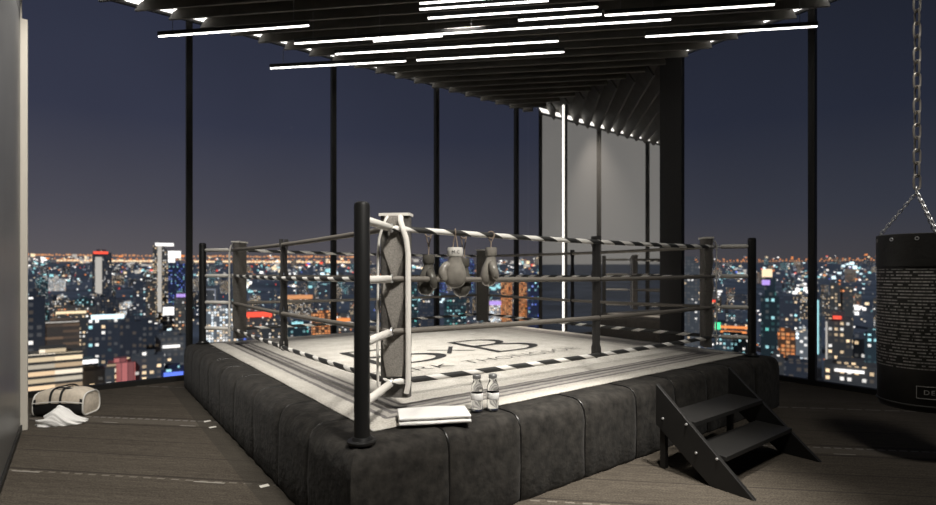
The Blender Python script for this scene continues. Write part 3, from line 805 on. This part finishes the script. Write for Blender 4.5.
def tower(name, label, x0, x1, yt, yb, matk, depth_m=None, rz=0.0, extras=(), group=None, cat='building', shape=None, tops=None):
    """building that spans x0..x1 and rises to yt; yb is where its foot meets the ground as seen from the room"""
    d = r_of(yb); xm = (x0 + x1) / 2
    X = (xm - 468) / F_PX; rad = d; dep = rad / math.sqrt(1 + X * X)
    W = (x1 - x0) / F_PX * dep; c_ = at(xm, HORIZON, dep); gz = ground(rad) - 4
    zt = EYE - (yt - HORIZON) * dep / F_PX; H = zt - gz; D = depth_m or max(8, W * .7)
    view = math.atan2(c_.y - CAM[1], c_.x - CAM[0]) - PI / 2
    W_ = W / (math.cos(rz) + abs(math.sin(rz)) * D / max(W, .1) * .0 + 1e-6) if abs(rz) < .6 else W
    r = empty(name, (c_.x, c_.y, gz), view + rz); tag(r, label, cat, group)
    px = dep / F_PX
    bm = B()
    if shape == 'slant':
        prism(bm, [(-W/2, 0, 0), (W/2, 0, 0), (W/2, 0, H * .93), (-W * .1, 0, H), (-W/2, 0, H * .97)], (0, D, 0))
    elif shape == 'step':
        box(bm, -W/2, W/2, 0, D, 0, H * .82); box(bm, -W * .3, W * .3, D * .1, D * .9, H * .82, H)
    elif shape == 'twin':
        box(bm, -W/2, -W * .04, 0, D, 0, H); box(bm, W * .04, W/2, 0, D, 0, H * .95); box(bm, -W * .04, W * .04, D * .2, D, 0, H * .97)
    else:
        box(bm, -W/2, W/2, 0, D, 0, H); box(bm, -W * .28, W * .2, D * .25, D * .75, H, H + min(4, H * .06))
    build('walls', bm, C[matk] if matk in C else E_[matk], r)
    for (nm, ek, ex0, ex1, ey0, ey1) in extras:        # glowing bands / signs / crowns on the front
        a_, b_ = (ex0 - xm) * px, (ex1 - xm) * px; zb, zt_ = EYE - (ey1 - HORIZON) * px - gz, EYE - (ey0 - HORIZON) * px - gz
        build(nm, box(B(), a_, b_, -.8, .6, zb, zt_), E_[ek] if ek in E_ else C[ek], r)
    return r
BT = tower
# --- left window bay
BT('tower_block', 'slim pale-striped tower with red lit crown left of the first mullion', 94, 110, 252.5, 303, 'sparse', extras=(('lit_fin', 'floodwhite', 96.5, 102, 257, 302), ('crown_light', 'red', 95, 107, 251.5, 254)))
BT('podium_block', 'dark podium building at the foot of the slim pale-striped tower', 93, 122, 299, 318, 'sparse')
BT('tower_block', 'tall white-lit tower with slanted top beside the first mullion', 154, 167, 244, 316, 'dense', shape='slant', extras=(('lit_fin', 'floodwhite', 158, 161.5, 246, 312), ('crown_light', 'white', 156, 172, 243, 246)))
BT('sign_block', 'dark block under a big glowing white rooftop sign beside the slanted tower', 163, 186, 264, 300, 'blue', extras=(('roof_sign', 'white', 165, 180, 251, 258), ('roof_sign', 'white', 165, 175, 258.5, 262.5)))
BT('apartment_block', 'grey-green apartment slab between the slim tower and the slanted tower', 134, 145, 282, 326, 'office')
BT('apartment_block', 'pinkish apartment slab directly left of the slanted white tower', 145, 155, 283, 318, 'flats', rz=.2)
BT('hotel_block', 'brown hotel block with horizontal floor lines and a beige end wall', 45, 81, 322, 349, 'brown', extras=(('end_wall', 'cream', 45, 49, 321, 346), ('cornice', 'floodwhite', 49, 76, 321.5, 322.5)))
BT('stair_tower', 'narrow stair tower with columns of yellow windows beside the brown hotel', 81, 91, 319, 350, 'dense')
BT('office_block', 'dark office block with a long cyan-white rooftop sign', 91, 122, 319, 364, 'office', extras=(('roof_sign', 'cyan', 94, 121, 314.5, 319),))
BT('car_park', 'cream-lit multi-storey car park with bright stacked floors behind the duffel bag', 33, 77, 353, 396, 'cream')
BT('glowing_pavilion', 'glowing white pavilion roof above the grey low block', 78, 98, 361, 374, 'teal', extras=(('lit_roof', 'white', 81, 96, 360, 367), ('lit_roof', 'teal', 75, 86, 364, 370)))
BT('low_block', 'grey low block in front of the glowing pavilion', 66, 110, 371, 392, 'grey')
BT('shop_block', 'pink-lit corner building with a cream lit end near the glass foot', 110, 133, 363, 391, 'pink', extras=(('lit_end', 'cream', 109.5, 117, 363, 387),))
BT('shop_block', 'low building washed in blue light beside the ring platform', 160, 187, 369, 390, 'blue', extras=(('blue_sign', 'blue', 165, 182, 372, 378),))
BT('office_block', 'dark grey block with a broken white sign beside the first mullion', 158, 187, 336, 376, 'grey', extras=(('wall_sign', 'white', 164, 179, 345, 347.5),))
BT('office_block', 'dark olive tower in front of the pinkish slab', 138, 157, 323, 372, 'sparse')
BT('office_block', 'dark plum tower with a violet roof sign beside the first mullion', 175, 188, 296, 340, 'flats', extras=(('roof_sign', 'violet', 177, 186, 294, 297),))
BT('billboard_block', 'small block carrying a square white billboard below the slanted tower', 163, 176, 305, 322, 'sparse', extras=(('billboard', 'white', 164, 175, 307, 315),))
BT('lit_facade_block', 'white floodlit facade behind the dark office with cyan sign', 121, 134, 303, 322, 'white')
BT('office_block', 'black tower at the left edge of the glass beside the pale post', 27, 43, 297, 388, 'sparse')
BT('low_hall', 'wide white-lit hall in the middle distance, left of the slim tower', 43, 63, 279, 287, 'white')
BT('glow_block', 'white glowing block above the brown hotel', 58, 66, 296, 312, 'white', extras=())
BT('warm_block', 'warm-lit low terrace above the brown hotel roof', 58, 92, 308, 324, 'flats', extras=(('lit_band', 'warm', 60, 84, 311, 313.5),))
BT('office_block', 'dark low tower between the car park and the ring, in the lower left bay', 122, 140, 322, 380, 'sparse')
BT('low_block', 'plain dark low block between the pink building and the blue-lit one', 134, 162, 356, 390, 'grey')
# --- bay behind the left ring ropes
BT('grid_block', 'white gridded building behind the left end of the ring ropes', 203, 236, 309, 345, 'white')
BT('outlined_block', 'dark block with a pale outlined face behind the left ring post', 201, 217, 288, 312, 'grey', extras=(('outline', 'dim', 203, 215, 289, 290), ('outline', 'dim', 214, 215, 289, 303)))
BT('shop_block', 'low building with a long glowing red sign behind the left ropes', 240, 274, 310, 330, 'flats', extras=(('red_sign', 'red', 245, 271, 312, 317),))
BT('shop_block', 'low building with a small red roof sign next to the left corner post', 203, 220, 304, 316, 'flats', extras=(('red_sign', 'red', 208, 220, 305, 308),))
BT('market_hall', 'orange-roofed hall lit from within, behind the left rope spacer', 285, 312, 298, 314, 'dense', extras=(('lit_roof', 'orange2', 288, 312, 295, 299),))
BT('station_hall', 'orange glowing street block in front of the second mullion', 312, 337, 313, 345, 'orange')
BT('kiosk_block', 'dark block with a teal-white lit roof behind the left spacer', 288, 308, 323, 350, 'darkteal', extras=(('lit_roof', 'teal', 292, 303, 322, 325),))
BT('office_block', 'brown block with many lit windows behind the left ropes', 262, 287, 322, 350, 'dense')
BT('office_block', 'grey block with lit windows left of the second mullion', 318, 332, 284, 316, 'office')
BT('shop_block', 'red and white lit shop row low behind the striped bottom rope', 336, 352, 316, 345, 'flats', extras=(('red_sign', 'orange', 336, 350, 318, 322),))
# --- bay behind the gloves
BT('orange_tower', 'orange floodlit tower behind the ropes right of the gloves', 501, 512, 282, 325, 'orange')
BT('orange_tower', 'shorter orange floodlit tower just right of the fourth mullion', 519, 527, 283, 325, 'orange', extras=(('blue_sign', 'blue', 528, 533, 284, 292),))
BT('blue_tower', 'distant tower with blue light, seen past the pale glove', 437, 447, 259, 292, 'blue')
BT('blue_tower', 'distant tower with blue light, seen right of the middle glove', 468, 474, 260, 292, 'blue')
BT('office_block', 'dark tower with teal lights behind the near corner pad', 405, 418, 284, 330, 'darkteal')
BT('office_block', 'dark slab with few windows below the gloves', 420, 440, 298, 335, 'sparse')
BT('hall_block', 'lilac-lit low hall below the right glove', 488, 506, 302, 324, 'white', extras=(('lit_roof', 'violet', 488, 505, 301, 305),))
BT('office_block', 'dark block between the gloves and the back corner pad', 444, 466, 300, 334, 'darkteal')
BT('blue_tower', 'blue-lit slab filling the narrow glass beside the mirror', 528, 540, 276, 330, 'blue')
# --- right windows
BT('tower_block', 'pale grey-blue tower between the column and the right corner pad', 682, 699, 262, 345, 'grey')
BT('tower_block', 'dark teal tower with a glowing cream crown right of the right ring post', 762, 778, 278, 362, 'darkteal', shape='step', extras=(('crown', 'warm', 763, 772, 269, 277), ('violet_sign', 'violet', 763, 770, 280, 285)))
BT('office_block', 'orange floodlit office block left of the right wall mullion', 775, 796, 332, 362, 'orange')
BT('office_block', 'white-lit office block touching the right wall mullion', 797, 810, 331, 362, 'white')
BT('flats_block', 'block with warm window rows low behind the right platform corner', 771, 783, 357, 396, 'dense')
BT('tower_block', 'cream twin tower in the middle of the right bay', 832, 851, 283, 340, 'flats', shape='twin')
BT('tower_block', 'dark slab tower with a red roof light in front of the cream twin tower', 828, 850, 318, 380, 'dense', extras=(('red_light', 'red', 834, 841, 316, 319), ('lit_edge', 'floodwhite', 828, 829.5, 322, 376)))
BT('low_block', 'wide low block with many white and red windows at the right glass foot', 829, 877, 366, 400, 'dense', extras=(('lit_cornice', 'white', 838, 862, 370, 372.5),))
BT('sign_tower', 'thin tower with a full-height white-teal light just right of the right mullion', 813, 821, 298, 360, 'sparse', extras=(('lit_edge', 'teal', 815, 818.5, 300, 354),))
BT('office_block', 'teal glass block next to the heavy bag', 866, 879, 334, 372, 'teal')
BT('bridge_station', 'orange-lit elevated station behind the right turnbuckles', 720, 748, 324, 340, 'sparse', extras=(('lit_band', 'orange', 722, 747, 326, 328.5), ('lit_band', 'orange', 722, 745, 331, 333), ('green_light', 'green', 717, 722, 323, 330)))
BT('office_block', 'teal-lit wide block low behind the right ring post', 716, 752, 336, 356, 'teal')
BT('office_block', 'dark tower with scattered windows right of the teal crowned tower', 780, 798, 300, 345, 'office')
BT('flats_block', 'dark low flats left of the dark slab tower', 784, 806, 362, 396, 'sparse')
BT('warm_block', 'red-lit block behind the right corner pad strap', 702, 716, 292, 330, 'flats', extras=(('red_sign', 'red', 706, 715, 300, 302),))
BT('office_block', 'grey block with lit rows between the twin tower and the teal block', 852, 868, 338, 368, 'office')

# --- smaller blocks filling the distance, alike in look
kinds = [('office', 'distant office block with scattered white windows'), ('sparse', 'distant dark block with only a few lit windows'), ('flats', 'distant apartment block with warm lit windows'), ('teal', 'distant block with teal lit windows'), ('dense', 'distant block with closely lit window rows')]
rnd = random.Random(11)
bays = [(30, 190, 'through the far left glass'), (190, 360, 'behind the left ring ropes'), (400, 545, 'behind the boxing gloves'), (680, 815, 'beside the right ring post'), (815, 885, 'left of the heavy bag'), (345, 405, 'past the near corner pad'), (-90, 26, 'past the pale partition post'), (886, 985, 'past the heavy bag')]
for (bx0, bx1, where) in bays:
    nb = int((bx1 - bx0) / 4.6)
    for i in range(nb):
        yb = 264 + 62 * rnd.random() ** 1.5; x = rnd.uniform(bx0, bx1); w_ = rnd.uniform(4, 11) * (.55 + (yb - 262) / 70); h_ = rnd.uniform(4, 12) * (.6 + (yb - 262) / 50)
        mk, lb = rnd.choice(kinds)
        BT('distant_block', lb + ', seen ' + where, x - w_/2, x + w_/2, yb - h_, yb, mk, rz=rnd.uniform(-.5, .5), group=lb.replace('block', 'blocks') + ', ' + where)

# --- uncountable street and window lights over the plain
bm = B(); rnd = random.Random(3)
pal = ['white', 'warm', 'orange', 'teal', 'red', 'cyan', 'dim', 'floodwhite', 'blue']
wts = [24, 20, 13, 14, 6, 10, 34, 26, 3]
def spark(px_, ypx, size_px, mi, lift=0.0):
    r = r_of(ypx); X = (px_ - 468) / F_PX; dep = r / math.sqrt(1 + X * X); c_ = at(px_, HORIZON, dep); z = ground(r) + lift * dep / F_PX
    s = size_px * dep / F_PX / 2; hx = s * rnd.uniform(.7, 1.7); hz = s * rnd.uniform(.6, 1.2)
    box(bm, c_.x - hx, c_.x + hx, c_.y - s, c_.y + s, z, z + 2 * hz, mi)
for i in range(5000):
    px_ = rnd.uniform(10, 990) if i % 8 else rnd.uniform(-300, 10)
    q = rnd.random()
    ypx = 260.8 + 22 * q ** 1.4 if rnd.random() < .5 else 262 + 122 * q ** 1.25
    mi = rnd.choices(range(9), wts)[0]
    if ypx < 268: mi = rnd.choices([0, 1, 2, 7, 6, 4], [3, 4, 5, 3, 4, 1])[0]
    if ypx < 268 and rnd.random() < .78: continue
    big = .55 + 1.15 * rnd.random() ** 2 + (.7 if rnd.random() < .12 else 0)
    spark(px_, ypx, .92 * big * (1 + max(0, ypx - 300) / 120), mi, rnd.uniform(0, 5) + max(0, 264.8 - ypx))
for (cx_, cy_) in ((50, 282), (38, 268), (84, 262), (60, 303), (124, 314), (140, 271), (148, 300), (170, 300), (215, 326), (224, 316), (276, 272), (300, 291), (246, 288), (330, 278), (335, 330), (430, 296), (452, 306), (422, 272), (726, 297), (742, 276), (692, 304), (860, 303), (735, 345), (800, 290), (848, 274), (520, 268), (495, 290)):
    mi0 = rnd.choice([0, 0, 7, 5, 3, 0])
    for k in range(16):
        spark(cx_ + rnd.gauss(0, 6), max(265, cy_ + rnd.gauss(0, 2.6)), rnd.uniform(1.2, 3.0), mi0 if rnd.random() < .7 else rnd.choice([1, 3, 7]), rnd.uniform(0, 6))
tag(build('city_lights', bm, [E_[k] for k in pal]), 'countless small street and window lights scattered over the night city', 'lights', kind='stuff')
bm = B()
def spark_row(x0, x1, y, step, size, mi, lift):
    x = x0
    while x < x1: spark(x, y, size, mi, lift + rnd.uniform(-.3, .3)); x += step * rnd.uniform(.8, 1.2)
for (x0, x1) in ((28, 360), (690, 880)):
    left = x0 < 400
    spark_row(x0, x1, 264.8, 3.6, 1.6 if left else 1.0, 0, 7 if left else 2); spark_row(x0, x1, 265, 7.0, 1.0, 1, 4)
for (x0, x1) in ((58, 92), (112, 153), (190, 350)):
    spark_row(x0, x1, 265.5, 1.6, 1.8, 0, 2.4); spark_row(x0, x1, 265.6, 3.0, 1.6, 2, 2.6)
tag(build('expressway_lights', bm, [E_['orange2'], E_['orange'], E_['warm']]), 'bands of orange expressway lamps strung along the horizon', 'lights', kind='stuff')

# ---------------------------------------------------------------- sky
w = bpy.data.worlds.new('night_sky'); scene.world = w; w.use_nodes = True; g = G(w); g.n.clear()
tc = g.new('ShaderNodeTexCoord'); vec = tc.outputs['Generated']; x, y, z = g.xyz(vec)
rt = g.math('ADD', g.math('MULTIPLY', x, CT), g.math('MULTIPLY', y, -ST))      # -1 = far left, +1 = right
fw = g.math('ADD', g.math('MULTIPLY', x, ST), g.math('MULTIPLY', y, CT))
L_ = g.ramp(z, [(0.0, (.125, .112, .118)), (.10, (.080, .078, .098)), (.25, (.041, .045, .075)), (.5, (.025, .030, .054))])
R_ = g.ramp(z, [(0.0, (.060, .056, .062)), (.10, (.036, .040, .056)), (.25, (.019, .023, .039)), (.5, (.011, .013, .020))])
side = g.math('MULTIPLY_ADD', rt, .72, .5)
sk = g.mix(g.new('ShaderNodeClamp').outputs[0], L_, R_)
cl = g.n[-2] if False else [n_ for n_ in g.n if n_.bl_idname == 'ShaderNodeClamp'][0]; g.l.new(side, cl.inputs[0])
# paler sky added out of view on the left, brightening the mirror
gl = g.math('SMOOTH_MIN', 1.0, g.math('MAXIMUM', g.math('MULTIPLY', g.math('SUBTRACT', -.80, rt), 6.0), 0.0), .01)
sk2 = g.mix(gl, sk, g.ramp(z, [(0, (.30, .288, .275)), (.5, (.28, .27, .26))]))
cn = g.noise(vec, 3.0, 3); sk3 = g.new('ShaderNodeHueSaturation'); g.l.new(sk2, sk3.inputs['Color']); g.l.new(g.math('MULTIPLY_ADD', cn, .3, .85), sk3.inputs['Value'])
bg = g.new('ShaderNodeBackground'); g.l.new(sk3.outputs[0], bg.inputs[0]); bg.inputs[1].default_value = 1.0
ow = g.new('ShaderNodeOutputWorld'); g.l.new(bg.outputs[0], ow.inputs[0])

# ---------------------------------------------------------------- ring spot and washers, then added unseen fill lights
def spot(name, loc, target, energy, angle, blend=.5, rad=.06, col=(1, .95, .87)):
    l = bpy.data.lights.new(name, 'SPOT'); l.energy = energy; l.spot_size = math.radians(angle); l.spot_blend = blend; l.shadow_soft_size = rad; l.color = col
    o = bpy.data.objects.new(name, l); COL.objects.link(o); o.location = loc
    o.rotation_euler = (Vector(target) - Vector(loc)).to_track_quat('-Z', 'Y').to_euler(); return o
spot('ring_downlight', (2.7, 2.7, 5.2), (2.55, 2.5, 0), 1150, 66, 1, .25)
spot('mirror_washer', (GX - .50, 4.0, 5.2), (GX - .44, 4.0, 0), 1500, 60, 1, .08, (1, .9, .8))
spot('partition_washer', (-1.35, 3.4, 5.1), (-1.75, 3.6, 1.5), 260, 85, .8, .05)
spot('aisle_fill', (-1.0, 1.5, 5.2), (-.95, 3.2, 0), 720, 100, 1, .3)  # added fill for the left carpet and duffel
spot('front_fill', (.2, -2.6, 5.2), (.6, .5, .8), 1500, 75, 1, .3)  # unseen fill added to brighten the near corner and towel
spot('floor_fill', (2.0, -1.5, 5.2), (1.75, -.75, 0), 2300, 38, 1, .2)  # added spot that lifts the carpet beside the steps
spot('bag_fill', (BX - .7, BY - .8, 5.15), (BX, BY, .9), 80, 50, 1, .2)  # fill added for the heavy bag and its chains
spot('step_fill', (3.4, -2.4, 5.2), (3.2, -1.0, 0), 220, 100, 1, .3)  # added fill over the steps, no fixture there
fill_sun = bpy.data.lights.new('city_fill', 'SUN'); fill_sun.energy = 1.5; fill_sun.color = (.72, .84, 1); fill_sun.angle = .02  # added fill sun to brighten the city facades, no moon in view
mo = bpy.data.objects.new('city_fill', fill_sun); COL.objects.link(mo); mo.rotation_euler = Vector((ST, CT, -.75)).to_track_quat('-Z', 'Y').to_euler()

# ---------------------------------------------------------------- camera
cam = bpy.data.cameras.new('camera'); cam.sensor_width = 36; cam.lens = 36 * F_PX / 936
cam.shift_y = (HORIZON - 252.5) / 936; cam.clip_end = 12000; cam.clip_start = .05
co = bpy.data.objects.new('camera', cam); COL.objects.link(co); co.location = (CAM[0], CAM[1], EYE); co.rotation_euler = (PI/2, 0, -TH - 0)
scene.camera = co
cam.dof.use_dof = True; cam.dof.focus_distance = 4.3; cam.dof.aperture_fstop = cam.lens / 17.0
co.rotation_euler = (PI/2, 0, -math.atan2(ST, CT))
vs = scene.view_settings; vs.view_transform = 'Standard'; vs.look = 'None'; vs.exposure = 0.0; vs.gamma = 1.0; vs.use_curve_mapping = False
scene.display_settings.display_device = 'sRGB'
try:
    scene.cycles.use_denoising = True; scene.cycles.max_bounces = 10; scene.cycles.transparent_max_bounces = 16; scene.cycles.sample_clamp_indirect = 4.0
    scene.cycles.caustics_reflective = False; scene.cycles.caustics_refractive = False
except Exception: pass
